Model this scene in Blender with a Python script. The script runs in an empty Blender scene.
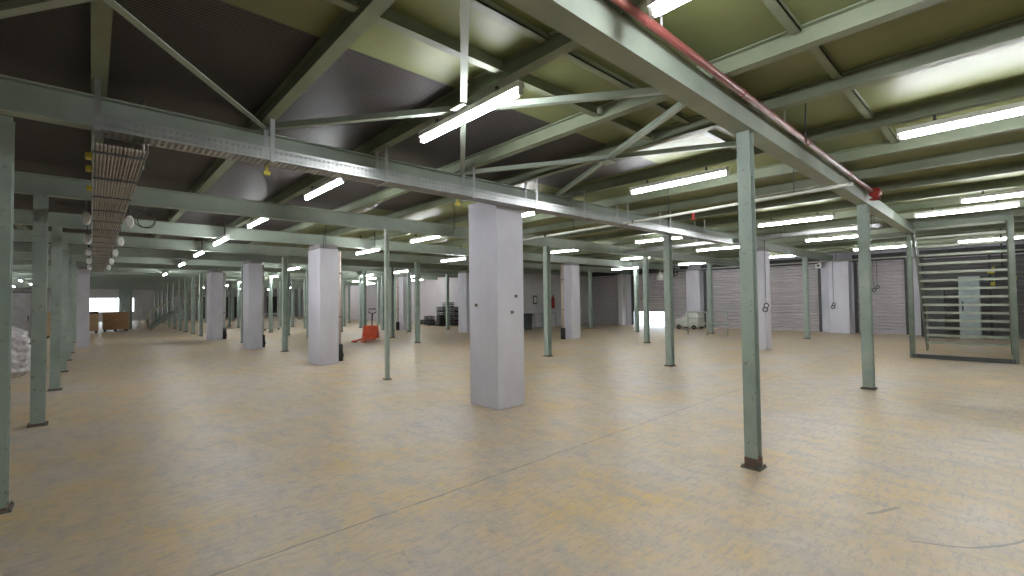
import bpy, bmesh, math, random
from mathutils import Vector, Matrix
random.seed(7)
C = bpy.context.scene.collection
S = bpy.context.scene
PI = math.pi

# ---------------------------------------------------------------- camera, world, exposure
F, YAW, PITCH, ROLL = 456.66, 0.7440, 0.0266, -0.0125
cam_d = bpy.data.cameras.new('camera'); cam = bpy.data.objects.new('camera', cam_d); C.objects.link(cam)
cam_d.sensor_fit = 'HORIZONTAL'; cam_d.sensor_width = 36.0; cam_d.lens = F * 36.0 / 1024.0
cam_d.clip_start = 0.05; cam_d.clip_end = 400
fw = Vector((math.sin(YAW) * math.cos(PITCH), math.cos(YAW) * math.cos(PITCH), math.sin(PITCH)))
r0 = Vector((math.cos(YAW), -math.sin(YAW), 0)); u0 = r0.cross(fw)
rr = r0 * math.cos(ROLL) + u0 * math.sin(ROLL); uu = -r0 * math.sin(ROLL) + u0 * math.cos(ROLL)
M = Matrix((rr, uu, -fw)).transposed().to_4x4(); M.translation = Vector((0, 0, 1.6))
cam.matrix_world = M
S.camera = cam
W = bpy.data.worlds.new('daylight'); S.world = W; W.use_nodes = True
W.node_tree.nodes['Background'].inputs[0].default_value = (0.80, 0.90, 1.0, 1)
W.node_tree.nodes['Background'].inputs[1].default_value = 2.2
S.view_settings.view_transform = 'Standard'; S.view_settings.look = 'None'
S.view_settings.gamma = 1; S.view_settings.use_curve_mapping = False
S.view_settings.exposure = 1.98
TUBE = 22.0                                   # brightness of every fluorescent tube

# ---------------------------------------------------------------- materials
def nt(name):
    m = bpy.data.materials.new(name); m.use_nodes = True
    t = m.node_tree; b = t.nodes['Principled BSDF']
    return m, t, b
def N(t, k, **kw):
    n = t.nodes.new(k)
    for a, v in kw.items():
        if a in n.inputs: n.inputs[a].default_value = v
        else: setattr(n, a, v)
    return n
def coord(t, scale=(1, 1, 1)):
    g = N(t, 'ShaderNodeNewGeometry'); mp = N(t, 'ShaderNodeMapping'); mp.inputs['Scale'].default_value = scale
    t.links.new(g.outputs['Position'], mp.inputs['Vector']); return mp.outputs[0]
def noise(t, scale, detail=4, rough=.6, stretch=(1, 1, 1)):
    n = N(t, 'ShaderNodeTexNoise'); n.inputs['Scale'].default_value = scale
    n.inputs['Detail'].default_value = detail; n.inputs['Roughness'].default_value = rough
    t.links.new(coord(t, stretch), n.inputs['Vector']); return n.outputs['Fac']
def ramp(t, fac, stops):
    r = N(t, 'ShaderNodeValToRGB'); e = r.color_ramp.elements
    while len(e) < len(stops): e.new(0.5)
    for i, (p, c) in enumerate(stops):
        e[i].position = p; e[i].color = (c[0], c[1], c[2], 1) if not isinstance(c, (int, float)) else (c, c, c, 1)
    t.links.new(fac, r.inputs[0]); return r.outputs[0]
def mix(t, fac, a, b, mode='MIX'):
    m = N(t, 'ShaderNodeMix', data_type='RGBA', blend_type=mode)
    for s, i in ((fac, 0), (a, 6), (b, 7)):
        if isinstance(s, (int, float)): m.inputs[i].default_value = s
        elif isinstance(s, tuple): m.inputs[i].default_value = (*s, 1)
        else: t.links.new(s, m.inputs[i])
    return m.outputs[2]
def paint(name, c1, c2=None, rough=.55, scale=3.0, metal=0.0, stretch=(1, 1, 1), spots=None, spec=.5):
    m, t, b = nt(name)
    c2 = c2 or tuple(x * .8 for x in c1)
    col = ramp(t, noise(t, scale, 5, .6, stretch), [(.3, c2), (.7, c1)])
    if spots:
        f = ramp(t, noise(t, scale * 6, 3, .7), [(spots[1], 0.0), (spots[1] + .06, 1.0)])
        col = mix(t, f, col, spots[0])
    t.links.new(col, b.inputs['Base Color'])
    b.inputs['Roughness'].default_value = rough; b.inputs['Metallic'].default_value = metal
    b.inputs['Specular IOR Level'].default_value = spec
    return m
def glow(name, col, s):
    m, t, b = nt(name); b.inputs['Base Color'].default_value = (.9, .9, .9, 1)
    b.inputs['Emission Color'].default_value = (*col, 1); b.inputs['Emission Strength'].default_value = s
    return m

M_green = paint('pale green steel paint', (.36, .41, .345), (.27, .32, .265), .5, 2.5, spots=((.20, .17, .11), .70))
M_post = paint('blue green post paint', (.36, .425, .37), (.255, .32, .28), .5, 3, spots=((.20, .20, .16), .62))
M_pale_post = paint('pale mint post paint', (.50, .56, .49), (.40, .46, .40), .5, 3)
M_joist = paint('olive green joist paint', (.235, .265, .18), (.165, .19, .125), .5, 2)
M_rust = paint('rusty steel', (.20, .12, .08), (.09, .07, .06), .8, 9)
M_plate = paint('scuffed base plate', (.17, .16, .13), (.09, .085, .07), .8, 9)
M_red = paint('dark red pipe paint', (.30, .09, .075), (.20, .05, .045), .35, 5)
M_valve = paint('bright red paint', (.42, .04, .03), (.30, .03, .03), .45, 5)
M_gal = paint('galvanised steel', (.52, .53, .52), (.36, .38, .39), .36, 6, metal=.75)
M_pale = paint('pale grey pipe', (.55, .56, .52), (.45, .46, .42), .4, 4)
M_conc = paint('whitewashed concrete', (.64, .63, .69), (.50, .49, .545), .85, 1.3, stretch=(1, 1, .5), spots=((.33, .32, .33), .72))
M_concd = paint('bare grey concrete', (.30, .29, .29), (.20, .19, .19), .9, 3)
M_wall = paint('off white painted wall', (.66, .64, .64), (.55, .53, .53), .8, .8)
M_shut = paint('grey shutter slats', (.50, .465, .48), (.41, .38, .395), .5, .9, spec=.3, stretch=(1, 1, .3))
M_shutd = paint('dull dark shutter slats', (.17, .17, .165), (.12, .12, .12), .5, .9, stretch=(1, 1, .3))
M_dark = paint('dark steel', (.06, .065, .06), (.035, .04, .04), .6, 4)
M_black = paint('black rubber', (.02, .02, .02), (.012, .012, .012), .6, 4)
M_white = paint('white plastic', (.75, .75, .72), (.62, .62, .6), .5, 4)
M_orange = paint('orange red paint', (.80, .12, .04), (.65, .09, .03), .4, 6)
M_yellow = paint('yellow plastic', (.60, .52, .05), (.5, .42, .04), .5, 6)
M_wood = paint('brown crate wood', (.42, .24, .11), (.25, .13, .055), .8, 5, stretch=(4, 4, 1))
M_woodp = paint('pale crate wood', (.50, .35, .2), (.36, .23, .12), .8, 5)
M_wrap = paint('crumpled clear wrap', (.80, .78, .77), (.34, .30, .30), .25, 11)
M_cable = paint('grey cable sheath', (.42, .38, .34), (.30, .27, .25), .5, 8)
M_blue = paint('dark blue steel strap', (.10, .13, .17), (.07, .09, .12), .5, 8)
M_stair = paint('grey green stair steel', (.22, .255, .20), (.15, .18, .145), .42, 4, metal=.2)
M_tread = paint('worn galvanised tread', (.40, .43, .35), (.28, .31, .25), .42, 5, metal=.25)
M_pink = paint('pinkish beige pipe', (.52, .42, .37), (.42, .34, .29), .6, 4)
M_cab = paint('pale blue grey cabinet', (.30, .36, .36), (.24, .29, .29), .5, 3)
M_yard = paint('pale yard concrete', (.6, .6, .58), (.5, .5, .48), .9, 1)
M_tube = glow('lit fluorescent tube', (.94, .972, 1.0), TUBE)

def floor_material():
    m, t, b = nt('worn yellow floor paint')
    big = noise(t, .7, 8, .72)
    mid = noise(t, 3.4, 9, .78, (1.3, .6, 1))
    fine = noise(t, 13, 9, .85, (.5, 1.5, 1))
    c = ramp(t, big, [(.34, (.54, .46, .395)), (.49, (.575, .44, .28)), (.64, (.61, .41, .14))])
    c = mix(t, ramp(t, mid, [(.48, 0.0), (.59, .55), (.72, .85)]), c, (.38, .35, .33))
    c = mix(t, ramp(t, fine, [(.49, 0.0), (.60, .8)]), c, (.35, .31, .275))
    c = mix(t, ramp(t, noise(t, 5.0, 6, .8, (1.6, .5, 1)), [(.60, 0.0), (.68, .7)]), c, (.27, .26, .25))
    g = N(t, 'ShaderNodeNewGeometry'); sp = N(t, 'ShaderNodeSeparateXYZ'); t.links.new(g.outputs['Position'], sp.inputs[0])
    def ma(op, a, bb=0.0):
        n = N(t, 'ShaderNodeMath', operation=op)
        for i, v in ((0, a), (1, bb)):
            if isinstance(v, (int, float)): n.inputs[i].default_value = v
            else: t.links.new(v, n.inputs[i])
        return n.outputs[0]
    X, Y = sp.outputs[0], sp.outputs[1]
    wob = ma('MULTIPLY', ma('SUBTRACT', noise(t, 3, 3), .5), .05)
    # expansion joint across the hall at Y = 3.22
    d = ma('ABSOLUTE', ma('SUBTRACT', ma('ADD', Y, wob), 3.22))
    j = ma('LESS_THAN', d, .010)
    c = mix(t, ma('MULTIPLY', j, ramp(t, fine, [(.35, .15), (.6, .75)])), c, (.13, .12, .11))
    # tyre scuff arcs (centre x, centre y, radius, angular gate by X and Y)
    for cx, cy, R, w, x0, x1, y0, y1, k in ((4.726, .778, .84, .009, 3.85, 4.8, -.3, .48, .65), (4.9, 1.9, 1.35, .014, 4.2, 4.5, .5, .8, .6)):
        dx = ma('SUBTRACT', X, cx); dy = ma('SUBTRACT', Y, cy)
        r = ma('SQRT', ma('ADD', ma('MULTIPLY', dx, dx), ma('MULTIPLY', dy, dy)))
        q = ma('LESS_THAN', ma('ABSOLUTE', ma('SUBTRACT', r, ma('ADD', wob, R))), w)
        for v, op, lim in ((X, 'GREATER_THAN', x0), (X, 'LESS_THAN', x1), (Y, 'GREATER_THAN', y0), (Y, 'LESS_THAN', y1)):
            q = ma('MULTIPLY', q, ma(op, v, lim))
        c = mix(t, ma('MULTIPLY', q, k), c, (.17, .155, .15))
    t.links.new(c, b.inputs['Base Color'])
    rg = ramp(t, mid, [(.35, .35), (.7, .50)]); t.links.new(rg, b.inputs['Roughness'])
    b.inputs['Specular IOR Level'].default_value = .6
    bp = N(t, 'ShaderNodeBump'); bp.inputs['Strength'].default_value = .06; bp.inputs['Distance'].default_value = .02
    t.links.new(fine, bp.inputs['Height']); t.links.new(bp.outputs[0], b.inputs['Normal'])
    return m
M_floor = floor_material()
def deck_mats():
    m, t, b = nt('yellow green painted deck board')
    c = ramp(t, noise(t, .8, 5, .6), [(.3, (.145, .165, .062)), (.7, (.205, .222, .09))])
    c = mix(t, ramp(t, noise(t, 4, 5, .7), [(.62, 0.0), (.75, .4)]), c, (.17, .16, .07))
    t.links.new(c, b.inputs['Base Color']); b.inputs['Roughness'].default_value = .5
    m2, t2, b2 = nt('dark ribbed deck underside')
    w = N(t2, 'ShaderNodeTexWave', wave_type='BANDS', bands_direction='Y'); w.inputs['Scale'].default_value = 9.0; w.inputs['Distortion'].default_value = .6
    t2.links.new(coord(t2), w.inputs['Vector'])
    c2 = ramp(t2, w.outputs['Fac'], [(.2, (.028, .024, .024)), (.8, (.060, .052, .054))])
    c2 = mix(t2, ramp(t2, noise(t2, 2.5, 4), [(.45, 0.0), (.65, .5)]), c2, (.05, .035, .035))
    t2.links.new(c2, b2.inputs['Base Color']); b2.inputs['Roughness'].default_value = .55
    bp = N(t2, 'ShaderNodeBump'); bp.inputs['Strength'].default_value = .5; bp.inputs['Distance'].default_value = .01
    t2.links.new(w.outputs['Fac'], bp.inputs['Height']); t2.links.new(bp.outputs[0], b2.inputs['Normal'])
    return m, m2
M_ply, M_mesh = deck_mats()

# ---------------------------------------------------------------- mesh helpers
class MB:
    def __init__(s): s.bm = bmesh.new()
    def box(s, x0, x1, y0, y1, z0, z1):
        v = [s.bm.verts.new(p) for p in ((x0, y0, z0), (x1, y0, z0), (x1, y1, z0), (x0, y1, z0), (x0, y0, z1), (x1, y0, z1), (x1, y1, z1), (x0, y1, z1))]
        for f in ((3, 2, 1, 0), (4, 5, 6, 7), (0, 1, 5, 4), (1, 2, 6, 5), (2, 3, 7, 6), (3, 0, 4, 7)): s.bm.faces.new([v[i] for i in f])
        return s
    def bar(s, a, b, w, h, up=(0, 0, 1)):
        a, b = Vector(a), Vector(b); d = (b - a).normalized(); sd = d.cross(Vector(up))
        if sd.length < 1e-4: sd = d.cross(Vector((1, 0, 0)))
        sd.normalize(); u = sd.cross(d)
        v = [s.bm.verts.new(p + sd * (i * w / 2) + u * (j * h / 2)) for p in (a, b) for i, j in ((-1, -1), (1, -1), (1, 1), (-1, 1))]
        for f in ((0, 1, 2, 3), (7, 6, 5, 4), (0, 4, 5, 1), (1, 5, 6, 2), (2, 6, 7, 3), (3, 7, 4, 0)): s.bm.faces.new([v[i] for i in f])
        return s
    def tube(s, pts, r, n=10):
        pts = [Vector(p) for p in pts]; rings = []
        for i, p in enumerate(pts):
            d = (pts[min(i + 1, len(pts) - 1)] - pts[max(i - 1, 0)]).normalized()
            a = d.cross(Vector((0, 0, 1)));
            if a.length < 1e-3: a = Vector((1, 0, 0))
            a.normalize(); b = d.cross(a); R = r[i] if isinstance(r, (list, tuple)) else r
            rings.append([s.bm.verts.new(p + (a * math.cos(2 * PI * k / n) + b * math.sin(2 * PI * k / n)) * R) for k in range(n)])
        for A, B in zip(rings, rings[1:]):
            for k in range(n):
                f = s.bm.faces.new((A[k], A[(k + 1) % n], B[(k + 1) % n], B[k])); f.smooth = True
        s.bm.faces.new(rings[0][::-1]); s.bm.faces.new(rings[-1]); return s
    def prism(s, poly, axis, lo, hi):
        def P(p, h): return {'x': (h, p[0], p[1]), 'y': (p[0], h, p[1]), 'z': (p[0], p[1], h)}[axis]
        A = [s.bm.verts.new(P(p, lo)) for p in poly]; B = [s.bm.verts.new(P(p, hi)) for p in poly]
        s.bm.faces.new(A[::-1]); s.bm.faces.new(B)
        for i in range(len(poly)): j = (i + 1) % len(poly); s.bm.faces.new((A[i], A[j], B[j], B[i]))
        return s
    def torus(s, c, R, r, nrm='x', n=16, m=6):
        rings = []
        for i in range(n):
            a = 2 * PI * i / n; ring = []
            for k in range(m):
                q = 2 * PI * k / m; d = R + r * math.cos(q); h = r * math.sin(q)
                p = {'x': (h, d * math.cos(a), d * math.sin(a)), 'y': (d * math.cos(a), h, d * math.sin(a)), 'z': (d * math.cos(a), d * math.sin(a), h)}[nrm]
                ring.append(s.bm.verts.new(Vector(c) + Vector(p)))
            rings.append(ring)
        for i in range(n):
            for k in range(m):
                A, B = rings[i], rings[(i + 1) % n]
                f = s.bm.faces.new((A[k], A[(k + 1) % m], B[(k + 1) % m], B[k])); f.smooth = True
        return s
    def build(s, name, mat, parent=None, bevel=0, at=None):
        bmesh.ops.recalc_face_normals(s.bm, faces=s.bm.faces[:])
        me = bpy.data.meshes.new(name); s.bm.to_mesh(me); s.bm.free(); me.materials.append(mat)
        o = bpy.data.objects.new(name, me); C.objects.link(o)
        if parent: o.parent = parent
        if at is not None: o.location = at
        if bevel:
            b = o.modifiers.new('bevel', 'BEVEL'); b.width = bevel; b.segments = 2; b.limit_method = 'ANGLE'
        return o
def tag(o, label, cat, group=None, kind=None):
    o['label'] = label; o['category'] = cat
    if group: o['group'] = group
    if kind: o['kind'] = kind
    return o
def thing(name, label, cat, loc=(0, 0, 0), rz=0, group=None):
    o = bpy.data.objects.new(name, None); C.objects.link(o); o.location = loc; o.rotation_euler = (0, 0, rz)
    o.empty_display_size = .1
    return tag(o, label, cat, group)
def struct(o, label=None):
    o['kind'] = 'structure'
    if label: o['label'] = label
    return o
def dup(root, loc, rz=0, label=None, group=None):
    r = root.copy(); C.objects.link(r); r.location = loc; r.rotation_euler = (0, 0, rz)
    if label: r['label'] = label
    if group: r['group'] = group
    elif 'group' in r: del r['group']
    for ch in list(root.children):
        c = ch.copy(); C.objects.link(c); c.parent = r
        for g in ch.children:
            d = g.copy(); C.objects.link(d); d.parent = c
    return r

# ---------------------------------------------------------------- the shell
XL, XR, YB, YE = -13.0, 24.3, -7.0, 60.0
ZB0, ZB1, ZJ, ZD = 3.11, 3.38, 3.39, 3.54          # primary beam bottom / top, joist bottom, deck underside
BY = [1.67, 5.25, 8.87, 12.3, 15.5, 18.6, 21.4, 24.3, 27.3, 29.8, 32.3, 34.8, 37.4, 40.2, 43.2, 46.4, 49.8, 53.2, 56.6]
struct(MB().box(XL, XR + .3, YB, YE, -.2, 0).build('floor', M_floor), 'worn yellow and grey painted concrete floor')
struct(MB().box(XR + .3, XR + 30, -2, 30, -.25, -.02).build('floor', M_yard), 'pale yard outside the raised shutter')
struct(MB().box(XL, XR, YE, YE + 30, -.25, -.02).build('floor', M_yard), 'pale yard beyond the far end')

# ceiling deck: boards between joists, yellow boards and dark ribbed panels
YJ = [.03, 1.265, 2.48, 3.76, 4.80, 6.17, 7.4, 8.7, 10.0, 11.35, 12.65, 14.1, 15.55, 16.9, 18.3, 19.95, 21.3, 22.6]
XJ = [.03 - 1.25 * k for k in range(9, 0, -1)] + YJ
def deck(mat, rects, lab):
    m = MB()
    for x0, x1, y0, y1 in rects: m.box(x0, x1, y0, y1, ZD, ZD + .06)
    return struct(m.build('ceiling', mat), lab)
deck(M_ply, [(XL, XR, YB, 3.36), (6.0, XR, 3.36, 5.25), (4.8, XR, 5.25, 8.87), (3.76, XR, 8.87, 12.3), (3.76, XR, 12.3, YE)], 'yellow green painted deck boards')
deck(M_mesh, [(XL, 6.0, 3.36, 5.25), (XL, 4.8, 5.25, 8.87), (XL, 3.76, 8.87, 12.3), (XL, 3.76, 12.3, YE)], 'dark ribbed deck panels')

# walls
struct(MB().box(XL - .2, XL, YB, YE, 0, 3.6).build('wall_left', M_wall))
struct(MB().box(XL, XR, YB - .2, YB, 0, 3.6).build('wall_back', M_wall))
struct(MB().box(18.0, XR, 18.9, 19.1, 0, 3.6).build('wall_front', M_wall), 'white partition wall behind the extinguisher')
struct(MB().box(18.0, 18.2, 19.1, YE, 0, 3.6).build('wall_side', M_shut), 'grey panelled wall running into the distance')
wb = MB(); wb.box(XL, -1.2, YE, YE + .2, 0, 3.6); wb.box(-1.2, 3.2, YE, YE + .2, 0, .9); wb.box(-1.2, 3.2, YE, YE + .2, 2.35, 3.6); wb.box(3.2, 18, YE, YE + .2, 0, 3.6)
struct(wb.build('wall_end', M_wall), 'far end wall with a bright window strip')
wf = MB()
for x in (-1.2, .25, 1.7, 3.13): wf.box(x, x + .06, YE + .02, YE + .1, .9, 2.35)
wf.box(-1.2, 3.2, YE + .02, YE + .1, .9, .96); wf.box(-1.2, 3.2, YE + .02, YE + .1, 2.29, 2.35)
struct(wf.build('window_1', M_white), 'bright window strip in the far end wall')

# right-hand wall: piers, header and roller shutters, all at X = 24.3
SH = [(16.4, 18.7, 0, 'grey roller shutter beside the white partition'),
      (13.2, 15.6, .82, 'roller shutter left partly raised with daylight under it'),
      (12.0, 13.1, 0, 'closed end section of the raised shutter'),
      (5.75, 11.1, 0, 'wide grey roller shutter behind the pale rail'),
      (2.75, 4.5, 0, 'grey roller shutter with a hanging chain loop'),
      (-6.5, 2.35, 0, 'roller shutter behind the staircase')]
w = MB()
edges = [18.9] + [v for a, b, _, _ in SH for v in (b, a)] + [YB]
for i in range(0, len(edges), 2): w.box(XR, XR + .3, edges[i + 1], edges[i], 0, 3.6)
for a, b, _, _ in SH: w.box(XR, XR + .3, a, b, 3.02, 3.6)
struct(w.build('wall_right', M_conc), 'wall of roller shutters on the right')
for i, (a, b, z0, lab) in enumerate(SH):
    m = MB(); n = int((3.02 - z0) / .135)
    poly = []
    for k in range(n):
        z = z0 + .03 + k * (3.02 - z0 - .03) / n; h = (3.02 - z0 - .03) / n
        for q, dx in ((0, .03), (.10, .0), (.55, -.02), (.80, .0), (.90, .03)): poly.append((XR + .10 + dx, z + q * h))
    poly += [(XR + .16, 3.02), (XR + .16, z0 + .03)]
    m.prism(poly, 'y', a, b) if False else None
    # slat profile swept along Y
    A = [m.bm.verts.new((p[0], a, p[1])) for p in poly]; B = [m.bm.verts.new((p[0], b, p[1])) for p in poly]
    for q in range(len(poly) - 1): m.bm.faces.new((A[q], A[q + 1], B[q + 1], B[q]))
    m.box(XR + .07, XR + .15, a, b, z0, z0 + .07)
    struct(m.build('door_%d' % (i + 1), M_shutd if a < -1 else M_shut), lab)
    g = MB(); g.box(XR - .02, XR + .08, a - .02, a + .09, 0, 3.05); g.box(XR - .02, XR + .08, b - .09, b + .02, 0, 3.05)
    struct(g.build('trim_%d' % (i + 1), M_dark), 'dark guide rails of a roller shutter')
    hd = MB().box(XR - .32, XR - .01, a, b, 3.06, 3.34); struct(hd.build('trim_%d' % (i + 11), M_dark), 'dark shutter roller box')

# ---------------------------------------------------------------- primary beams (I section along X)
def i_beam_x(x0, x1, y, z0, z1, w=.13, name='steel_beam', mat=M_green, solid=False):
    m = MB(); t = .016
    if solid: m.box(x0, x1, y - w / 2, y + w / 2, z0, z1)
    else:
        m.box(x0, x1, y - w / 2, y + w / 2, z0, z0 + t); m.box(x0, x1, y - w / 2, y + w / 2, z1 - t, z1); m.box(x0, x1, y - .006, y + .006, z0 + t, z1 - t)
    return m.build(name, mat)
bl = {0: 'pale green boxed steel beam crossing top right, red pipe along it', 1: 'blue green steel beam carried by the nearest white pillar, cable tray under it',
      2: 'green cross beam next behind the one on the nearest white pillar', 3: 'green cross beam resting on the second white pillar of the left line',
      4: 'fifth green cross beam, first one behind the second white pillar'}
for j, y in enumerate(BY):
    x1 = 15.55 if j == 0 else (XR - .02 if y < 18 else (23.9 if y < 18.8 else 17.95))
    o = i_beam_x(-9 if j else -3, x1, y, ZB0 + (.07 if j == 0 else 0), ZB1, w=.17 if j == 0 else .14, solid=(j == 0))
    if j in bl: tag(o, bl[j], 'beam')
    else: tag(o, 'green steel cross beam far down the hall among the small distant lights', 'beam', 'distant cross beams')

# joists (I section along Y) over the beams
def joist(x, label, group=None):
    m = MB(); w = .10; t = .012; y0, y1 = YB + .05, (18.7 if x > 17.8 else YE - .3)
    m.box(x - w / 2, x + w / 2, y0, y1, ZJ, ZJ + t); m.box(x - w / 2, x + w / 2, y0, y1, ZD - t, ZD - .001); m.box(x - .005, x + .005, y0, y1, ZJ + t, ZD - t)
    return tag(m.build('steel_joist', M_joist), label, 'joist', group)
ORD = ['first', 'second', 'third', 'fourth', 'fifth', 'sixth', 'seventh', 'eighth', 'ninth', 'tenth', 'eleventh', 'twelfth']
names = {.03: 'olive ceiling joist directly above the lengthwise cable tray', 1.265: 'olive ceiling joist running to the top edge left of the large bright tube',
         2.48: 'olive ceiling joist that carries the large bright tube', 3.76: 'olive ceiling joist first to the right of the large bright tube',
         4.80: 'olive ceiling joist passing over the nearest thin post on the right', 6.17: 'olive ceiling joist over the tube left of the nearest right post'}
for x in XJ:
    if x in names: joist(x, names[x])
    elif x < 0: joist(x, 'dim ceiling joist in the dark left part of the ceiling', 'joists over the dark left side')
    else: joist(x, ORD[YJ.index(x) - 6] + ' ceiling joist beyond the one over the tube left of the nearest right post')
# short cross channels between joists
CL = iter(['deep channel between joists at the upper left of the large bright tube', 'deep channel bridging the joists at the upper end of the large bright tube', 'deep channel at the top left, ending at the joist over the lengthwise tray',
    'shallow channel running to the top edge above the large bright tube', 'shallow channel left of the boxed beam, above the bright tube end', 'shallow channel under the yellow boards where the brace meets the boxed beam',
    'shallow channel near the top of the nearest right post, left of the boxed beam', 'shallow channel above the red pipe near the top edge', 'shallow channel right of the red pipe, second from the top edge',
    'shallow channel right of the red pipe, third from the top edge', 'shallow channel right of the red pipe, lowest of them', 'deep channel between joists behind the brace crossing'])
nog = [(1.265, 2.48, 2.72, .11), (2.48, 3.76, 2.74, .11), (.03, 1.265, 2.72, .11), (1.265, 2.48, 2.25, .05), (2.48, 3.76, 2.27, .05),
       (3.76, 4.80, 2.3, .05), (4.8, 6.17, 2.3, .05), (2.48, 3.76, .98, .05), (3.76, 4.8, .95, .05), (4.8, 6.17, .95, .05), (6.17, 7.4, .9, .05), (3.76, 4.8, 2.75, .11)]
for a, b, y, d in nog:
    m = MB(); m.box(a + .055, b - .055, y - .035, y + .035, ZD - d, ZD - d + .012); m.box(a + .055, b - .055, y - .006, y + .006, ZD - d + .012, ZD - .001)
    if d < .1: m.box(a + .055, b - .055, y - .035, y - .028, ZD - d, ZD - .001)
    tag(m.build('ceiling_channel', M_joist), next(CL), 'channel', 'joist channels')

# horizontal wind bracing crosses between beam 0 and beam 1
def brace(a, b, label, z=ZJ - .035):
    m = MB(); a = Vector((*a, z)); b = Vector((*b, z))
    m.bar(a, b, .055, .006); d = (b - a).normalized(); s = d.cross(Vector((0, 0, 1))) * .025
    m.bar(a + s + Vector((0, 0, .025)), b + s + Vector((0, 0, .025)), .006, .05)
    return tag(m.build('brace', M_green), label, 'brace')
brace((1.19, 5.15), (3.70, 1.80), 'green brace from the tray hanger across the bright tube towards top right')
brace((3.82, 5.15), (1.37, 1.80), 'green brace that hangs like a vertical line left of the nearest pillar', ZJ - .045)
brace((1.38, 5.15), (-1.25, 1.80), 'slanted green brace over the dark panels at top left')
brace((-1.2, 5.15), (1.15, 1.80), 'green brace crossing the top left corner of the ceiling', ZJ - .045)
brace((3.75, 5.15), (5.65, 1.80), 'green brace between nearest pillar top and the boxed beam', ZJ - .035)
brace((5.80, 5.15), (3.85, 1.80), 'green brace meeting the boxed beam left of the nearest right post', ZJ - .045)
for x, y, lab in ((2.46, 3.28, 'small gusset plate where braces cross at the bright tube'), (4.80, 3.40, 'small gusset plate where braces cross behind the nearest right post')):
    g = MB().box(-.09, .09, -.09, .09, -.004, .004); g.tube([(0, .05, -.02), (0, .05, .01)], .012, 6); g.tube([(.05, 0, -.02), (.05, 0, .01)], .012, 6)
    tag(g.build('gusset_plate', M_green, at=(x, y, ZJ - .06)), lab, 'plate')

# ---------------------------------------------------------------- posts
def make_post(s, label, group=None, H=ZB0):
    t = thing('steel_post', label, 'post', (0, 0, 0), 0, group)
    m = MB(); e = .010 * s / .15
    m.box(-s / 2, s / 2, -s / 2, -s / 2 + e, .012, H); m.box(-s / 2, s / 2, s / 2 - e, s / 2, .012, H); m.box(-e / 2, e / 2, -s / 2 + e, s / 2 - e, .012, H)
    m.build('shaft', M_pale_post if s < .1 else M_post, t)
    p = MB(); p.box(-s / 2 - .03, s / 2 + .03, -s / 2 - .03, s / 2 + .03, 0, .012)
    for i in (-1, 1):
        for k in (-1, 1): p.tube([(i * (s / 2 + .016), k * (s / 2 + .01), .012), (i * (s / 2 + .016), k * (s / 2 + .01), .03)], .009, 6)
    p.build('base_plate', M_plate, t)
    if s < .1: return t
    k = MB(); k.box(-s / 2 - .002, s / 2 + .002, -s / 2 - .002, s / 2 + .002, .012, .10) if s < .13 else k.box(-s / 2 - .001, s / 2 + .001, -s / 2 - .001, s / 2 + .001, .012, .035)
    k.build('rusty_foot', M_rust, t)
    return t
PX = [-.5, 4.6, 9.85, 14.75, 20.1]
near = {(0, 1): 'blue green steel post cut by the left edge of the photo', (0, 2): 'thick blue green post second in the row along the left edge',
        (0, 3): 'blue green post third in the row along the left edge', (0, 4): 'blue green post fourth in the row along the left edge', (0, 5): 'blue green post fifth in the left row, just before the slim pillar',
        (1, 0): 'nearest green steel post on the right, rusty foot on the yellow floor', (2, 0): 'green steel post under the red valve at the end of the red pipe',
        (1, 2): 'slim pale green post standing between the two nearest white pillars', (2, 2): 'green post to the right of the nearest white pillar',
        (2, 1): 'green post in front of the bright gap under the raised shutter', (4, 1): 'slim green post before the shutter left of the wall pier',
        (4, 2): 'slim green post beside the pale guard rail', (3, 2): 'thin green post left of the daylight under the raised shutter',
        (4, 3): 'thinner green post just left of the one before the raised shutter', (2, 4): 'green post standing to the right of the orange pallet truck'}
pillars = {(1, 1), (1, 3), (1, 5), (1, 7), (3, 1), (3, 3), (3, 5), (3, 7), (0, 7)}
fix = {**{(1, j): (4.02, y) for j, y in zip(range(8, 14), (27.3, 29.7, 32.2, 34.5, 37.2, 40.2))}, (2, 1): (10.06, 5.45), (2, 2): (9.5, 8.85), (2, 4): (9.25, 15.45), (0, 1): (-.545, 5.4), (1, 2): (4.5, 8.72), (0, 2): (-.52, 8.87), (4, 1): (19.95, 5.2), (4, 2): (20.3, 9.0), (4, 3): (19.25, 12.1), (1, 4): (4.7, 16.2)}
protos = {}
for j, y in enumerate(BY):
    for i, x in enumerate(PX):
        if (i, j) in pillars or (i, j) in ((0, 0), (3, 0), (4, 0)): continue
        if y > 18.7 and x > 18: continue
        px, py = fix.get((i, j), (x, y))
        s = .14 if i == 0 else (.115 if (i, j) == (1, 0) else .08 if (i, j) == (1, 2) else .15)
        lab = near.get((i, j)); grp = None
        if not lab:
            if j <= 4: lab, grp = 'green steel post in the right middle distance, one of several alike', 'middle distance posts'
            else: lab, grp = 'small far green post in the thicket of posts down the hall', 'far posts down the hall'
        H = (ZB0 + .07 if j == 0 else ZB0) - .001
        key = (s, H)
        if key not in protos:
            t = make_post(s, lab, grp, H); t.location = (px, py, 0); t.rotation_euler[2] = PI / 2 if i else 0; protos[key] = t
        else: dup(protos[key], (px, py, 0), PI / 2 if i else 0, lab, grp)
# extra thin posts of the dense far field
for j in range(6, len(BY)):
    for x in (1.95, 7.2, 12.3):
        if x == 1.95 and j < 13: continue
        dup(protos[(.15, ZB0 - .001)], (x, BY[j], 0), PI / 2, 'small far green post in the thicket of posts down the hall', 'far posts down the hall')

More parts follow.
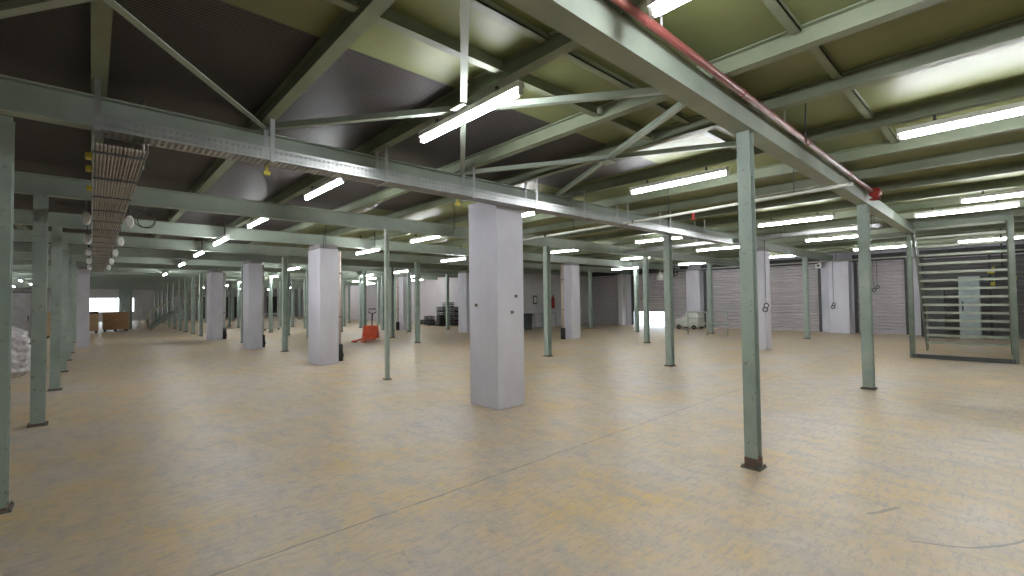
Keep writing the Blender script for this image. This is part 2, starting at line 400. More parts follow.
# ---------------------------------------------------------------- pillars
def pillar(x0, x1, y0, y1, label, holes=False, pipe=None, group=None, cap=True):
    t = thing('concrete_pillar', label, 'pillar', ((x0 + x1) / 2, (y0 + y1) / 2, 0), 0, group)
    a, b = (x1 - x0) / 2, (y1 - y0) / 2
    m = MB().box(-a, a, -b, b, 0, 2.99 if cap else ZB0 - .001); m.build('shaft', M_conc, t, bevel=.012)
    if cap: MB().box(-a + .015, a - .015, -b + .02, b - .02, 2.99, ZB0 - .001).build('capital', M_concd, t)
    if holes:
        for px, py, z in holes:
            h = MB(); h.tube([(px, py, z), (px - (.004 if abs(px) > abs(a) - .01 else 0), py - (.004 if abs(py) > b - .01 else 0), z)], .022, 12) if False else h.box(px - .022, px + .022, py - .022, py + .022, z - .022, z + .022)
            h.build('anchor_plate', M_rust, t, bevel=.006)
    return t
pillar(4.35, 4.89, 5.05, 5.72, 'big nearest white square pillar in the middle of the hall', holes=[(-.27, .15, 1.53), (.02, -.335, 1.42), (.10, -.335, 1.66)], cap=False)
pillar(4.28, 4.76, 11.88, 12.75, 'second white pillar down the left line, with a drainpipe at its right')
pillar(3.98, 4.42, 17.75, 18.55, 'third white pillar down the left line, thinner looking')
pillar(3.84, 4.3, 23.7, 24.7, 'fourth white pillar down the left line, smallest of the clear ones')
pillar(-.42, -.06, 24.2, 24.7, 'slim white pillar ending the row of left edge posts')
pillar(14.3, 14.8, 11.95, 12.4, 'white pillar seen just right of the nearest pillar, extinguisher beside it')
pillar(14.85, 15.35, 4.95, 5.6, 'white pillar hidden partly by the nearest right post')
pillar(13.75, 14.2, 18.3, 19.0, 'white pillar touching the left side of the nearest pillar in view')
pillar(12.8, 13.35, 22.9, 23.7, 'small white pillar behind the orange pallet truck')
struct(MB().box(XR - .55, XR - .001, 4.60, 5.32, 0, 3.1).build('wall_pier', M_conc, bevel=.01), 'white wall pier between two roller shutters')
struct(MB().box(XR - .45, XR - .001, 11.15, 11.9, 0, 3.1).build('wall_pier', M_conc, bevel=.01), 'bluish wall pier right of the raised shutter')
struct(MB().box(XR - .45, XR - .001, 15.98, 16.3, 0, 3.1).build('wall_pier', M_wall, bevel=.01), 'narrow wall pier left of the raised shutter')

def drainpipe(x, y, label, top=M_pale):
    t = thing('drainpipe', label, 'drainpipe', (x, y, 0))
    MB().tube([(0, 0, .45), (0, 0, 3.0)], .055, 10).build('pipe', top, t)
    b = MB().tube([(0, 0, 0), (0, 0, .42), (0, 0, .46)], [.10, .10, .08], 10); b.box(-.11, .11, -.03, .03, .1, .2); b.build('black_boot', M_black, t)
    c = MB(); c.torus((0, 0, 1.2), .06, .012, 'z'); c.torus((0, 0, 2.4), .06, .012, 'z'); c.build('clip', M_dark, t)
drainpipe(5.0, 12.45, 'pale drainpipe with black foot beside the second white pillar', M_pink)
drainpipe(4.57, 18.4, 'drainpipe with black foot beside the third white pillar')
drainpipe(4.46, 24.3, 'drainpipe with black foot beside the fourth white pillar')
drainpipe(14.0, 12.2, 'pinkish drainpipe with black foot left of the pillar by the extinguisher', M_pink)
drainpipe(12.62, 23.2, 'brownish drainpipe at the small white pillar behind the pallet truck', M_pink)

# ---------------------------------------------------------------- fluorescent lights
def make_light(label, L=1.42, top=.145):
    t = thing('fluorescent_light', label, 'ceiling light')
    MB().tube([(0, -L / 2, 0), (0, -L / 2 + .02, 0), (0, L / 2 - .02, 0), (0, L / 2, 0)], [.018, .026, .026, .018], 12).build('tube', M_tube, t)
    h = MB(); h.box(-.038, .038, -L / 2 - .03, L / 2 + .03, .034, .085)
    h.build('housing', M_white, t)
    MB().box(-.02, .02, -L / 2 - .03, -L / 2 - .004, -.02, .033).build('tube_holder', M_white, t); MB().box(-.02, .02, L / 2 + .004, L / 2 + .03, -.02, .033).build('tube_holder', M_white, t)
    for s in (-.45, .45): MB().box(-.012, .012, s - .012, s + .012, .085, top).build('hanger', M_dark, t)
    return t
ZT = ZJ - .147
LT = [(2.5, 3.3, 'large bright fluorescent tube nearest to the viewer, left of centre'), (2.5, 6.75, 'lit tube just under the tray beam, second in the left line'),
      (2.5, 10.35, 'third lit tube in the left line'), (2.5, 14.1, 'fourth lit tube in the left line, short looking'), (2.6, 18.1, None), (2.75, 23.2, None), (2.96, 31.4, None),
      (2.37, .62, 'lit tube cut by the top edge beside the red pipe'), (6.15, .0, 'long lit tube cut by the right edge, upper one'), (6.2, 3.2, 'lit tube between the nearest right post and brace crossing'),
      (6.2, 6.75, 'lit tube peeking out right of the nearest pillar top'), (6.5, 10.45, 'lit tube left of the nearest pillar, over the slim post'), (6.65, 14.2, 'smaller lit tube over the second white pillar gap'),
      (11.35, 3.15, 'lit tube right of the nearest right post under bright reflections'), (11.3, -.2, 'bright lit tube above the staircase'), (11.75, 6.65, 'lit tube behind the post before the raised shutter'),
      (11.85, 10.1, 'lit tube over the pillar by the extinguisher'), (10.7, 15.1, None), (15.6, 6.6, 'lit tube to the left of the nearest right post'), (15.5, 3.3, 'lit tube between the two near right posts'),
      (16.3, 10.2, 'lit tube above the thin posts by the raised shutter, upper of two'), (21.5, 14.2, 'lit tube above the thin posts by the raised shutter, lower of two'), (20.1, 3.0, 'lit tube passing behind the post with the red valve'),
      (19.9, .3, 'small lit tube seen through the staircase'), (21.2, 10.2, 'lit tube over the pale guard rail'), (20.7, 6.3, 'small lit tube right of the pillar behind the nearest right post'),
      (12.6, 22.8, None), (14.5, 30.5, None), (12.0, 31.5, None), (7.2, 23.4, None), (7.0, 30.0, None), (-5.2, 22.0, None), (9, 48, None), (-3.4, 29, None), (-3.4, 36, None), (-3.4, 43, None), (-3.4, 50, None), (-3.4, 58, None), (8.2, 34.0, None), (16.5, 36, None),  # first few are distant dots; the rest are fill added to brighten the hall
      *[(x + .3 * math.sin(k * 3.1 + x), 27 + 4.1 * k, None) for k in range(0, 9) for x in ((18.5, -4.5, -9, 8.6) if k % 2 else (-6.5, 15.5, 12.6))], (-5, 12, 'off'), (-5, 15, 'off'), (-9, 9, 'off'),  # rows added as fill for the far hall, then unseen fill at left
      (2.45, -2.6, 'rear_fill'), (6.2, -3.6, 'rear_fill'), (.1, -1.3, 'rear_fill'), (14.1, -3.6, 'rear_fill'),  # unseen tubes behind the camera, added to brighten foreground and ceiling
      (12.65, .55, 'short looking lit tube above the staircase, left of the brightest one')]
lp = {}
for x, y, lab in LT:
    g = None
    if lab == 'rear_fill': lab, g = 'unseen fill tube added in the bay behind the viewer', 'added fill tubes behind the viewer'
    elif lab == 'off': lab, g = 'unseen fill tube added beyond the left row of posts', 'added fill tubes beyond the left posts'
    elif not lab: lab, g = 'small distant lit tube, one of the real dots and added fill under the far ceiling', 'distant lit tubes'
    xj = min(XJ, key=lambda v: abs(v - x)); on = abs(xj - x) < .06; low = y > 12 and lab is not None or y > 12
    if low: x, y, on, z = x * .865, y * .865, 2, 3.02
    else: z = ZT; x = xj if on else x
    if on not in lp:
        lp[on] = make_light(lab, top=ZD - z - .001 if on != 1 else .146); lp[on].location = (x, y, z)
        if g: lp[on]['group'] = g
    else: dup(lp[on], (x, y, z), 0, lab, g)

# ---------------------------------------------------------------- red sprinkler pipe and fittings
t = thing('sprinkler_pipe', 'dark red pipe fixed along the boxed green beam at top right', 'pipe', (0, 0, 0))
RY, RZ = 1.50, 3.355
MB().tube([(-3, RY, RZ), (9.6, RY, RZ)], .029, 14).build('pipe', M_red, t)
for x in (2.55, 4.1, 6.0, 8.0): MB().torus((x, RY, RZ), .029, .007, 'x').build('coupling', M_red, t)
for x in (2.75, 5.2, 7.6): MB().tube([(x, RY, RZ), (x, RY, ZD)], .008, 6).build('hanger_rod', M_white, t)
t = thing('valve', 'bright red valve where the red pipe ends on the second right post', 'valve', (9.68, 1.47, 3.33))
m = MB(); m.tube([(-.1, 0, 0), (-.06, 0, 0), (0, 0, 0), (.06, 0, 0), (.1, 0, 0)], [.05, .085, .06, .085, .05], 12); m.tube([(0, 0, 0), (0, 0, -.10)], .035, 10); m.build('body', M_valve, t)
m = MB(); m.torus((0, 0, -.11), .07, .011, 'z'); m.bar((-.07, 0, -.11), (.07, 0, -.11), .012, .012); m.build('wheel', M_valve, t)
t = thing('water_pipe', 'pale horizontal pipe passing behind the nearest right post', 'pipe', (7.25, 0, 3.0))
MB().tube([(.12, 7.6, 0), (0, 4.2, 0), (-.12, 1.3, 0.03)], .024, 10).build('pipe', M_pale, t)
for y in (2.55, 4.6, 6.8): MB().torus((0, y, 0), .024, .011, 'y').build('coupling', M_dark, t)
for y in (2.0, 3.9, 6.0): MB().tube([(.0, y, 0), (.0, y, ZD - 3.0)], .006, 6).build('hanger_rod', M_dark, t)
t = thing('fire_sprinkler', 'small red sprinkler fitting on the pale horizontal pipe', 'sprinkler', (7.22, 3.45, 2.93))
m = MB(); m.tube([(0, 0, .05), (0, 0, 0), (0, 0, -.03)], [.02, .028, .012], 8); m.torus((0, 0, -.045), .03, .007, 'z', 10, 5); m.box(-.025, -.018, -.004, .004, -.05, 0); m.box(.018, .025, -.004, .004, -.05, 0); m.build('body', M_valve, t)
t = thing('conduit', 'pale conduit running along the top of the right shutters', 'conduit', (23.6, 0, 3.12))
MB().tube([(0, -6, 0), (0, 12.2, 0)], .03, 8).build('pipe', M_pale, t)
m = MB()
for y in (-3, 1.0, 5.0, 9.0, 11.5): m.bar((0, y, 0), (.1, y, .0), .03, .03); m.tube([(0, y, 0), (0, y, .4)], .008, 6)
m.build('bracket', M_dark, t)

# ---------------------------------------------------------------- cable trays
def cross_tray():
    t = thing('cable_tray', 'perforated metal cable tray hung under the beam on the nearest pillar', 'cable tray', (0, 0, 0))
    y0, y1, z0, z1 = 4.80, 5.03, 2.985, 3.105
    m = MB(); x0, x1 = .0, 12.2
    for y in (y0, y1):
        m.box(x0, x1, y - .001, y + .001, z0, z0 + .020); m.box(x0, x1, y - .001, y + .001, z1 - .022, z1); m.box(x0, x1, y - .001, y + .001, z0 + .050, z0 + .070)
    n = int((x1 - x0) / .046)
    for k in range(n + 1):
        x = x0 + k * .046
        m.box(x - .011, x + .011, y0 - .0012, y0 + .0008, z0 + .019, z1 - .021)
    m.box(x0, x1, y0, y0 + .012, z1 - .002, z1); m.build('side_rail', M_gal, t)
    b = MB()
    for k in range(n + 1):
        x = x0 + k * .046; b.box(x - .011, x + .011, y0 + .0012, y1 - .0012, z0, z0 + .002)
    for q in range(4): y = y0 + .03 + q * .057; b.box(x0, x1, y - .007, y + .007, z0 - .0015, z0 - .0002)
    b.build('bottom_mesh', M_gal, t)
    c = MB()
    for q in range(7): y = y0 + .03 + q * .028; c.tube([(x0 + .1, y, z0 + .016), (6, y + .004, z0 + .018), (x1 - .1, y, z0 + .016)], .011, 6)
    c.build('cables', M_cable, t)
    for x in (.02, 1.28, 2.48, 3.75, 4.95, 6.1, 7.4, 9, 10.6):
        h = MB(); h.box(x - .02, x + .02, y0 - .006, y0 - .002, z0 - .01, ZB1 + .06); h.box(x - .02, x + .02, y1 + .002, y1 + .006, z0 - .01, ZB1 + .06); h.box(x - .02, x + .02, y0 - .006, y1 + .006, z0 - .014, z0 - .01)
        h.box(x - .02, x + .02, y0 - .006, 5.3, ZB1 + .002, ZB1 + .008) if False else None
        h.build('hanger', M_gal, t)
cross_tray()
def long_tray():
    t = thing('cable_tray', 'lengthwise ladder tray with many grey cables hanging at the left', 'cable tray', (0, 0, 0))
    x0, x1, z, y0, y1 = .0, .34, 2.88, 4.9, 24.0
    m = MB()
    for x in (x0, x1): m.box(x - .003, x + .003, y0, y1, z, z + .085)
    m.build('side_rail', M_gal, t)
    y = y0 + .2
    while y < y1: MB().box(x0 - .004, x1 + .004, y - .022, y + .022, z - .012, z - .002).build('rung', M_blue, t); y += 1.05
    c = MB()
    for q in range(13):
        x = x0 + .022 + q * .0247
        c.tube([(x + random.uniform(-.003, .003), y0 + k * (y1 - y0) / 8, z + .011) for k in range(9)], .0105, 6)
    c.build('cables', M_cable, t)
    for y in (5.5, 7.2, 9.4, 11.8, 14.5, 18, 22):
        for x in (x0 - .008, x1 + .008): MB().tube([(x, y, z), (x, y, ZJ if x < .1 else ZD)], .006, 6).build('hanger_rod', M_gal, t)
    return t
long_tray()
for k, (y, n) in enumerate(((5.45, 1), (5.95, 1), (6.95, 1))):
    tag(MB().box(-.055, -.008, y - .045, y + .045, 2.89, 2.94).build('cable_clamp', M_yellow, bevel=.008),
        ('yellow clamp on the left rail of the lengthwise tray, nearest one', 'second yellow clamp on the left rail of the lengthwise tray', 'third yellow clamp on the left rail of the lengthwise tray')[k], 'clamp')
jl = ['nearest', 'second', 'third', 'fourth', 'fifth']
for k, y in enumerate((9.0, 11.9, 14.6, 17.6, 20.5)):
    for sx, sd in ((-.07, 'left'), (.41, 'right')):
        t = thing('junction_box', '%s round white box hanging at the %s side of the lengthwise tray' % (jl[k], sd), 'junction box', (sx, y, 2.86))
        MB().tube([(0, -.05, 0), (0, -.035, 0), (0, .035, 0), (0, .05, 0)], [.075, .10, .10, .075], 16).build('box', M_white, t).scale = (.55, .8, .95)
        MB().tube([(0, 0, .09), (0, 0, ZJ - 2.86 - .01)], .008, 6).build('stem', M_dark, t)
t = thing('cable_coil', 'loop of thin black cable beside the nearest round white box', 'cable', (.55, 9.2, 2.9))
MB().torus((.05, 0, .05), .13, .006, 'y', 20, 5).torus((.08, .05, .03), .11, .006, 'y', 20, 5).build('loop', M_black, t); MB().tube([(-.14, -.2, .12), (0, 0, .17), (.1, 0, ZJ - 2.9)], .006, 6).build('tail', M_black, t)
# small yellow tray fixings under the cross tray
for x, lab in ((1.28, 'small yellow fixing under the cross tray at the left hanger'), (3.62, 'small yellow fixing under the cross tray near the nearest pillar')):
    m = MB(); m.box(-.012, .012, -.012, .012, 0, .05); m.box(-.03, .03, -.02, .02, -.035, 0); tag(m.build('tray_fixing', M_yellow, at=(x, 5.0, 2.92)), lab, 'fixing')
# second perforated tray far right, parallel to the shutters
t = thing('cable_tray', 'pale perforated tray behind the two near right posts', 'cable tray', (13.3, 0, 3.17))
m = MB(); m.box(-.002, .002, 1.95, 9, 0, .09); m.box(.3, .304, 1.95, 9, 0, .09); y = 1.95
while y < 9: m.box(0, .302, y, y + .05, -.004, 0); y += .1
m.build('tray', M_gal, t)
for y in (2.1, 4, 6, 8):
    for x in (-.006, .31): MB().tube([(x, y, 0), (x, y, ZD - 3.17)], .006, 6).build('hanger_rod', M_dark, t)
# thin hanging cables
for x, y, z, lab in ((4.95, 1.25, 3.05, 'thin black cable end dangling above the red pipe'), (7.8, 4.2, 2.9, 'thin dark cable hanging near the pale horizontal pipe'),
                     (3.9, 10.6, 2.85, 'thin dark wires hanging from the ceiling over the slim post'), (5.4, 7.6, 2.95, 'thin dark wires hanging left of the nearest pillar top')):
    m = MB().tube([(x, y, ZD), (x + .02, y + .01, (z + ZD) / 2), (x - .01, y, z)], .006, 6).tube([(x + .04, y, ZD), (x + .05, y + .02, z + .1)], .005, 6)
    tag(m.build('hanging_cable', M_black), lab, 'cable')

# ---------------------------------------------------------------- open steel staircase on the right
def staircase():
    t = thing('staircase', 'open steel staircase with long grated treads at the right edge', 'staircase', (15.5, 0, 0))
    yL, yR, run, H = 1.62, -.02, 2.2, 3.34
    for y, nm in ((yL, 0), (yR, 0)):
        m = MB(); d = Vector((run, 0, -H)).normalized()
        m.bar((0, y, H), (run, y, 0.02), .05, .20, up=(1, 0, H / run)) if False else m.bar((0.06, y, H), (run, y, 0.03), .03, .18, up=(d.z * -1, 0, d.x))
        m.build('stringer', M_stair, t)
    for y in (yL + .08, yR - .06):
        m = MB(); m.box(-.07, .07, y - .05, y - .04, 0, 3.48); m.box(-.07, .07, y + .04, y + .05, 0, 3.48); m.box(-.005, .005, y - .04, y + .04, 0, 3.48); m.build('support_post', M_stair, t)
    n = 15
    for k in range(n):
        z = H - .05 - k * (H - .1) / n; x = .08 + run * (H - z) / H
        m = MB(); m.box(x - .10, x - .094, yR + .02, yL - .02, z - .045, z + .012); m.box(x + .12, x + .126, yR + .02, yL - .02, z - .045, z + .012)
        y = yR + .05
        while y < yL - .03: m.box(x - .094, x + .12, y, y + .006, z - .02, z + .01); y += .06
        m.build('tread', M_tread, t)
    for y in (yL, yR):
        m = MB(); m.bar((0.02, y, 3.44), (run + .35, y, .92), .035, .035); m.bar((run + .2, y, .03), (run + .2, y, 1.1), .035, .035); m.build('handrail', M_stair, t)
    m = MB(); m.box(-.06, .06, yR - .05, yL + .08, 0.01, .10); m.build('foot_beam', M_dark, t)
    m = MB(); m.box(-.05, .05, yR - .02, yL + .03, 3.30, 3.44); m.build('head_beam', M_stair, t)
staircase()

# things along the right wall, seen through and beside the stairs
def box_cabinet(x, y, w, h, z, label, mat=M_cab, d=.3):
    t = thing('electrical_cabinet', label, 'cabinet', (x, y, z))
    MB().box(-d, 0, -w / 2, w / 2, 0, h).build('body', mat, t, bevel=.01)
    MB().box(-d - .015, -d - .001, -w / 2 + .03, w / 2 - .03, .03, h - .03).build('door', mat, t)
    MB().box(-d - .04, -d - .016, w / 2 - .12, w / 2 - .08, h * .45, h * .6).build('handle', M_black, t)
box_cabinet(23.4, .95, .55, 2.25, 0, 'tall pale cabinet seen through the staircase treads')
box_cabinet(23.4, 1.85, .5, 1.9, 0, 'dark control box left of the tall cabinet behind the stairs', M_dark)
t = thing('equipment_frame', 'steel frame holding the cabinets behind the staircase', 'frame', (23.5, 1.3, 0))
m = MB(); m.box(.0, .06, -.9, -.84, 0, 3.0); m.box(0, .06, .95, 1.01, 0, 3.0); m.box(0, .06, -.9, 1.0, 2.2, 2.27); m.box(0, .06, -.9, 1.0, .3, .36); m.build('frame', M_dark, t)
for k, (y, z) in enumerate(((.28, 2.25), (.05, 2.05), (.22, 1.9))):
    m = MB(); m.box(-.03, .03, -.17, .17, -.05, .05); m.prism([(-.12, .05), (.12, .05), (.03, .16), (-.03, .16)], 'x', -.02, .02)
    tag(m.build('yellow_fitting', M_yellow, at=(19.18, -.05 + y, z)), ('upper', 'middle', 'lower')[k] + ' yellow fitting glimpsed between the staircase treads', 'fitting')
m = MB().box(-.04, 0, -.05, .3, 1.75, 2.4); tag(m.build('hanging_bracket', M_dark, at=(19.15, -.05, 0)), 'dark bracket bar carrying the yellow fittings', 'bracket')
m = MB().tube([(0, 0, 0), (0, 0, 1.138)], .02, 8); tag(m.build('hanging_rod', M_dark, at=(19.13, .1, 2.4)), 'dark rod above the yellow fittings behind the stairs', 'rod')

def chain_loop(x, y, z, label, top=3.059, rings=2):
    t = thing('shutter_chain', label, 'chain', (x, y, 0))
    MB().tube([(0, -.03, top), (0, -.02, z + .35), (0, -.03, z + .165)], .009, 6).build('chain', M_dark, t)
    if rings == 2: MB().tube([(0, .10, top), (0, .11, z + .4), (0, .08, z + .06)], .009, 6).build('chain', M_dark, t)
    MB().torus((0, -.03, z + .1), .06, .016, 'x', 14, 6).build('ring', M_dark, t)
    MB().torus((-.01, .08 if rings == 2 else .0, z - .02), .065, .018, 'x', 14, 6).build('ring', M_dark, t)
chain_loop(24.12, 3.72, 1.85, 'hanging chain with two rings on the shutter left of the stairs')
chain_loop(23.6, 5.15, 1.15, 'long pull chain hanging down the white wall pier', 3.09, 1)
chain_loop(14.6, 4.86, 1.25, 'pull chain with ring on the pillar behind the nearest right post', 3.539, 1)
t = thing('alarm_box', 'small white alarm box above the shutter by the wall pier', 'box', (24.1, 5.75, 2.98)); MB().box(-.1, .1, -.12, .12, -.12, .12).build('case', M_white, t, bevel=.02); MB().box(-.11, -.101, -.05, .05, -.05, .05).build('grille', M_dark, t)
t = thing('pendant_lamp', 'round white unlit lamp hanging above the raised shutter', 'lamp', (22.4, 12.6, 0))
m = MB().tube([(0, 0, 2.55), (0, 0, 2.6), (0, 0, 2.75), (0, 0, 2.9), (0, 0, 3.0)], [.10, .17, .20, .14, .06], 16); m.build('globe', M_white, t); MB().tube([(0, 0, 3.0), (0, 0, 3.53)], .02, 8).build('stem', M_pale, t)
t = thing('wall_fan', 'black fan beside the round white lamp above the raised shutter', 'fan', (22.6, 11.9, 2.95))
MB().torus((0, 0, 0), .2, .025, 'x', 20, 6).torus((-.06, 0, 0), .2, .015, 'x', 20, 6).build('cage', M_black, t); m = MB()
for k in range(4):
    a = k * PI / 2; m.bar((-.02, 0, 0), (-.02, .17 * math.cos(a), .17 * math.sin(a)), .09, .02, up=(1, 0, 0))
m.tube([(-.05, 0, 0), (.06, 0, 0)], .05, 10); m.build('blades', M_black, t); MB().tube([(0, 0, .2), (0, 0, .55)], .02, 6).build('bracket', M_black, t)
# mesh gate in the gap under the raised shutter
t = thing('mesh_gate', 'white wire mesh gate in the daylight gap under the raised shutter', 'gate', (XR + .31, 0, 0))
m = MB(); y = 13.22
while y < 15.55: m.box(-.004, .004, y - .015, y + .015, .03, .84); y += .16
z = .08
while z < .84: m.box(-.004, .004, 13.2, 15.6, z - .014, z + .014); z += .13
m.build('mesh', M_white, t)
# pale guard rail
t = thing('guard_rail', 'pale green low guard rail in front of the wide shutter', 'guard rail', (19.25, 8.8, 0))
for z, r in ((.98, .03), (.5, .022)): MB().tube([(0, -.95, z), (0, .75, z)], r, 8).build('rail', M_green, t)
for y in (-.95, -.1, .75): MB().tube([(0, y, 0), (0, y, .98)], .03, 8).build('upright', M_green, t)
t = thing('parked_machine', 'small pale grey machine crouched right of the daylight gap', 'machine', (22.8, 11.2, 0))
m = MB(); m.box(-.4, .4, -.6, .6, .12, .55); m.prism([(-.6, .55), (.3, .55), (.1, .85), (-.5, .85)], 'x', -.3, .3); m.build('body', M_pale, t, bevel=.05)
for a in (-.4, .4):
    for b in (-.42, .42): MB().torus((b * 1.0, a, .12), .08, .04, 'x', 14, 6).build('wheel', M_black, t)
t = thing('fire_extinguisher', 'red fire extinguisher mounted on the white partition left of the pinkish drainpipe', 'fire extinguisher', (20.65, 18.77, 1.42))
t.scale = (1.2, 1.2, 1.3)
MB().tube([(0, 0, -.27), (0, 0, -.25), (0, 0, .2), (0, 0, .26), (0, 0, .29)], [.075, .09, .09, .05, .03], 14).build('cylinder', M_valve, t)
MB().tube([(0, 0, .29), (0, 0, .34)], .02, 8).bar((0, 0, .34), (.1, 0, .37), .02, .015).build('nozzle', M_black, t)
MB().box(-.05, .05, .085, .105, -.1, .1).build('bracket', M_dark, t)

# items by the white partition
t = thing('wall_sign', 'small dark framed notice on the white partition wall', 'sign', (19.2, 18.88, 1.6)); MB().box(-.16, .16, -.02, 0, -.25, .25).build('frame', M_black, t); MB().box(-.11, .11, -.026, -.021, -.18, .18).build('sheet', M_white, t)
t = thing('waste_bin', 'dark waste bin standing by the partition right of the nearest pillar', 'bin', (17.5, 17.9, 0)); MB().prism([(-.2, 0), (.2, 0), (.26, .8), (-.26, .8)], 'y', -.25, .25).build('bin', M_dark, t, bevel=.02); MB().box(-.28, .28, -.27, .27, .8, .86).build('lid', M_black, t, bevel=.02)
t = thing('work_table', 'small grey metal table by the white partition', 'table', (19.0, 17.9, 0)); MB().box(-.6, .6, -.35, .35, .82, .86).build('table_top', M_cab, t)
for a in (-.55, .55):
    for b in (-.3, .3): MB().box(a - .025, a + .025, b - .025, b + .025, 0, .82).build('leg', M_cab, t)

# pallet truck
def pallet_truck(x, y, rz):
    t = thing('pallet_truck', 'orange red hand pallet truck standing in the open floor', 'pallet truck', (x, y, 0), rz)
    for s in (-1, 1):
        m = MB(); m.prism([(-1.15, .06), (-1.2, .03), (-1.2, .07), (-1.05, .11), (0, .12), (0, .05)], 'y', s * .19 - .075, s * .19 + .075); m.build('fork', M_orange, t)
        MB().tube([(-1.0, s * .19 - .06, .042), (-1.0, s * .19 + .06, .042)], .04, 10).build('roller', M_black, t)
    m = MB(); m.prism([(-.05, .08), (.34, .08), (.30, .32), (.18, .58), (.12, .62), (.08, .58), (-.05, .25)], 'y', -.30, .30); m.build('body', M_orange, t, bevel=.015)
    m = MB(); m.box(-.3, .0, -.26, -.10, .08, .13) ; m.box(-.3, .0, .10, .26, .08, .13); m.build('frame', M_orange, t)
    m = MB(); m.tube([(.24, -.06, .1), (.24, .06, .1)], .10, 14); m.build('steer_wheel', M_black, t)
    MB().tube([(.24, 0, .3), (.27, 0, .75), (.30, 0, 1.12)], .028, 8).build('handle', M_black, t)
    MB().tube([(.30, 0, 1.1), (.30, -.17, 1.16), (.30, -.15, 1.30), (.30, .15, 1.30), (.30, .17, 1.16), (.30, 0, 1.1)], .018, 8).build('grip', M_black, t)
pallet_truck(8.55, 18.1, math.radians(43))

# crates at the left far end
def crate(x, y, w, d, h, label, mat, n=3):
    t = thing('wooden_crate', label, 'crate', (x, y, 0))
    m = MB(); m.box(-w / 2 + .03, w / 2 - .03, -d / 2 + .03, d / 2 - .03, .13, h - .02)
    k = int(w / .16)
    for q in range(k): a = -w / 2 + q * w / k; m.box(a + .01, a + w / k - .01, -d / 2, -d / 2 + .025, .12, h); m.box(a + .01, a + w / k - .01, d / 2 - .025, d / 2, .12, h)
    k = int(d / .16)
    for q in range(k): a = -d / 2 + q * d / k; m.box(w / 2 - .025, w / 2, a + .01, a + d / k - .01, .12, h); m.box(-w / 2, -w / 2 + .025, a + .01, a + d / k - .01, .12, h)
    m.build('body', mat, t)
    s = MB(); s.box(-w / 2 - .02, w / 2 + .02, -d / 2 - .02, d / 2 + .02, h - .12, h - .04); s.box(-w / 2 - .02, w / 2 + .02, -d / 2 - .02, d / 2 + .02, .2, .28); s.build('band', mat, t)
    f = MB()
    for a in (-w / 2 + .1, 0, w / 2 - .1): f.box(a - .06, a + .06, -d / 2, d / 2, 0, .115)
    f.build('runner', M_dark, t)
crate(-.2, 36.3, 1.0, 1.2, 1.12, 'paler wooden crate next to the slim white pillar', M_woodp)
crate(1.1, 37.6, 1.2, 1.8, 1.14, 'brown wooden crate in front of the bright far window', M_wood)
crate(-1.62, 32.5, .7, 1.2, 1.3, 'pale wooden crate glimpsed between the left edge posts', M_woodp)
m = MB().box(-.45, .45, -.3, .3, 0, .12); tag(m.build('dark_bundle', M_black, at=(-.15, 36.3, 1.121), bevel=.03), 'dark bundle lying on the paler wooden crate', 'bundle')

# wrapped sack
def sack(x, y):
    bm = bmesh.new(); bmesh.ops.create_icosphere(bm, subdivisions=5, radius=1)
    for v in bm.verts:
        p = v.co.copy(); sx = max(-1, min(1, p.x * 1.5)); sy = max(-1, min(1, p.y * 1.5)); sz = p.z
        n = .08 * math.sin(9 * p.x + 5 * p.z) * math.cos(8 * p.y - 6 * p.z) + .05 * math.sin(23 * p.z + 7 * p.x) + .04 * abs(math.sin(17 * p.x - 19 * p.z))
        k = 1 - .25 * max(0, p.z) ** 2
        v.co = Vector((sx * .42 * k * (1 + n), sy * .42 * k * (1 + n), max(0, .55 + sz * .66 + n * .15)))
    m = MB(); m.bm.free(); m.bm = bm
    for f in bm.faces: f.smooth = True
    t = thing('wrapped_sack', 'big bulging white plastic wrapped sack at the left edge', 'sack', (x, y, 0))
    m.build('sack', M_wrap, t); MB().tube([(0, 0, 1.0), (.03, 0, 1.14), (.05, .02, 1.22)], [.12, .04, .09], 10).build('tied_neck', M_wrap, t)
sack(-1.5, 15.4)
# dark upright panels and speaker-like box at far left
for k in range(6):
    x = -2.25 - k * .9
    t = thing('locker', 'dark tall locker in the row behind the left edge posts', 'locker', (x, 28.0, 0), 0, 'dark lockers behind the left posts')
    MB().box(-.42, .42, -.25, .25, 0, 2.2).build('body', M_dark, t, bevel=.01); MB().box(-.38, .38, -.27, -.251, .05, 2.15).build('door', M_shut if k % 2 else M_concd, t); MB().box(.28, .32, -.30, -.271, 1.0, 1.2).build('handle', M_black, t)
t = thing('hanging_heater', 'dark boxy heater hanging below the ceiling at the far left', 'heater', (-1.9, 17.4, 2.15)); MB().box(-.22, .22, -.3, .3, -.2, .35).build('case', M_dark, t, bevel=.02); MB().box(.221, .24, -.25, .25, -.15, .3).build('front_panel', M_pale, t)
MB().tube([(0, 0, .35), (0, 0, ZB0 + .2 - 2.15)], .02, 6).build('rod', M_dark, t)

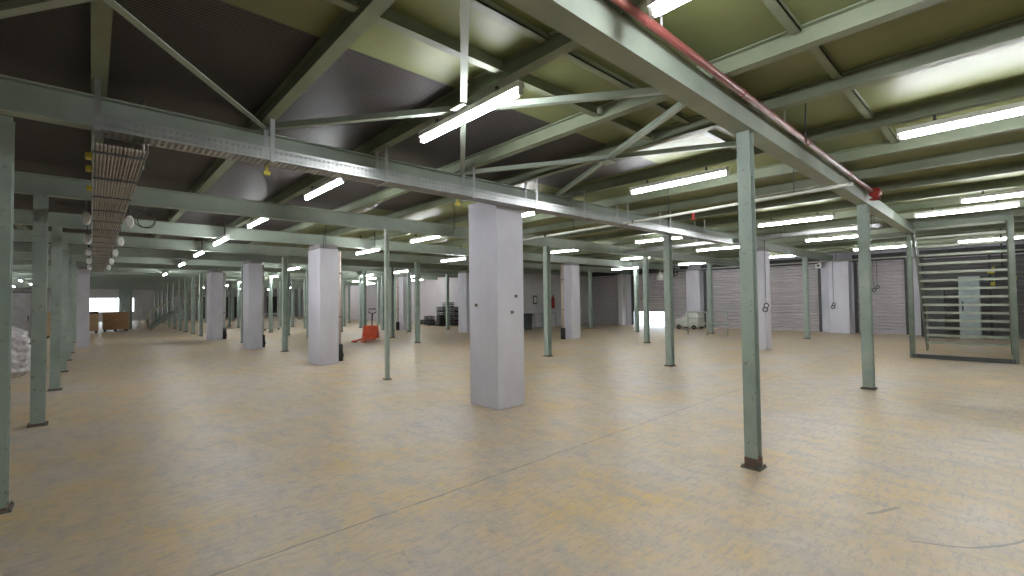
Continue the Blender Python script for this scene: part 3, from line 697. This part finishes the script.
# distant stair on the left with light handrail
t = thing('staircase', 'distant flight of stairs with pale handrail among the far left posts', 'staircase', (2.7, 36.6, 0))
run, H = 3.9, 3.1
for y in (0, .9):
    MB().bar((0, y, .1), (run, y, H), .05, .22, up=(-H, 0, run)).build('stringer', M_stair, t)
    m = MB(); m.bar((-.1, y, 1.0), (run - .9, y, 3.25), .05, .05); 
    for q in (0, .33, .66): m.bar((run * q, y, H * q), (run * q, y, min(3.3, H * q + 1.02)), .04, .04)
    m.build('handrail', M_pale if y == 0 else M_woodp, t)
for k in range(14): MB().box(run * (k + .5) / 14 - .12, run * (k + .5) / 14 + .12, .03, .87, H * (k + .6) / 14, H * (k + .6) / 14 + .04).build('tread', M_wood if k > 3 else M_stair, t)

# heap of black stacking crates against the panelled wall
def black_crate(x, y, z, rz, label, grp):
    t = thing('plastic_crate', label, 'crate', (x, y, z), rz, grp)
    a, b, h = .3, .22, .30; m = MB(); m.box(-a, a, -b, b, .0, .02)
    for z0, z1 in ((.02, .06), (.13, .17), (h - .04, h)):
        m.box(-a, a, -b, -b + .012, z0, z1); m.box(-a, a, b - .012, b, z0, z1); m.box(-a, -a + .012, -b, b, z0, z1); m.box(a - .012, a, -b, b, z0, z1)
    for q in range(7):
        x_ = -a + .02 + q * .0933; m.box(x_ - .01, x_ + .01, -b, -b + .01, .02, h); m.box(x_ - .01, x_ + .01, b - .01, b, .02, h)
    for q in range(5):
        y_ = -b + .02 + q * .1; m.box(-a, -a + .01, y_ - .01, y_ + .01, .02, h); m.box(a - .01, a, y_ - .01, y_ + .01, .02, h)
    m.build('crate_shell', M_black, t); MB().box(-a - .008, a + .008, -b - .008, b + .008, h - .015, h).build('rim', M_dark, t) if False else None
    return t
p0 = None
for x, y, n in ((17.4, 24.3, 4), (17.35, 25.1, 5), (17.4, 25.9, 4), (16.9, 26.7, 2), (17.0, 27.7, 1), (16.6, 24.8, 2), (16.5, 25.7, 1)):
    for k in range(n):
        lab = 'black plastic crate in the dark heap by the panelled wall left of the nearest pillar'; rz = .15 * math.sin(x * 7 + y * 3)
        if p0 is None: p0 = black_crate(x, y, k * .301, rz, lab, 'heap of black crates')
        else: dup(p0, (x, y, k * .301), rz, lab, 'heap of black crates')
t = thing('cage_trolley', 'grey wire cage trolley left of the second white pillar', 'trolley', (7.9, 29.0, 0), .4)
m = MB()
for a in (-.5, .5):
    for b in (-.35, .35): m.bar((a, b, .1), (a, b, 1.0), .03, .03)
for z in (.15, .58, 1.0):
    for b in (-.35, .35): m.bar((-.5, b, z), (.5, b, z), .025, .025)
    for a in (-.5, .5): m.bar((a, -.35, z), (a, .35, z), .025, .025)
for q in range(9):
    for b in (-.35, .35): m.bar((-.45 + q * .11, b, .15), (-.45 + q * .11, b, 1.0), .012, .012)
m.build('cage', M_gal, t)
for a in (-.45, .45):
    for b in (-.3, .3): MB().torus((a, b, .06), .04, .02, 'y', 10, 5).build('castor', M_black, t)
# dark doors in the far panelled wall and extra dark fence panels at depth
for k in range(5):
    struct(MB().box(8.6 + k * 1.7, 9.9 + k * 1.7, YE - .06, YE - .01, 0, 2.4).build('door_%d' % (10 + k), M_dark), 'dark doorway in the far end wall')
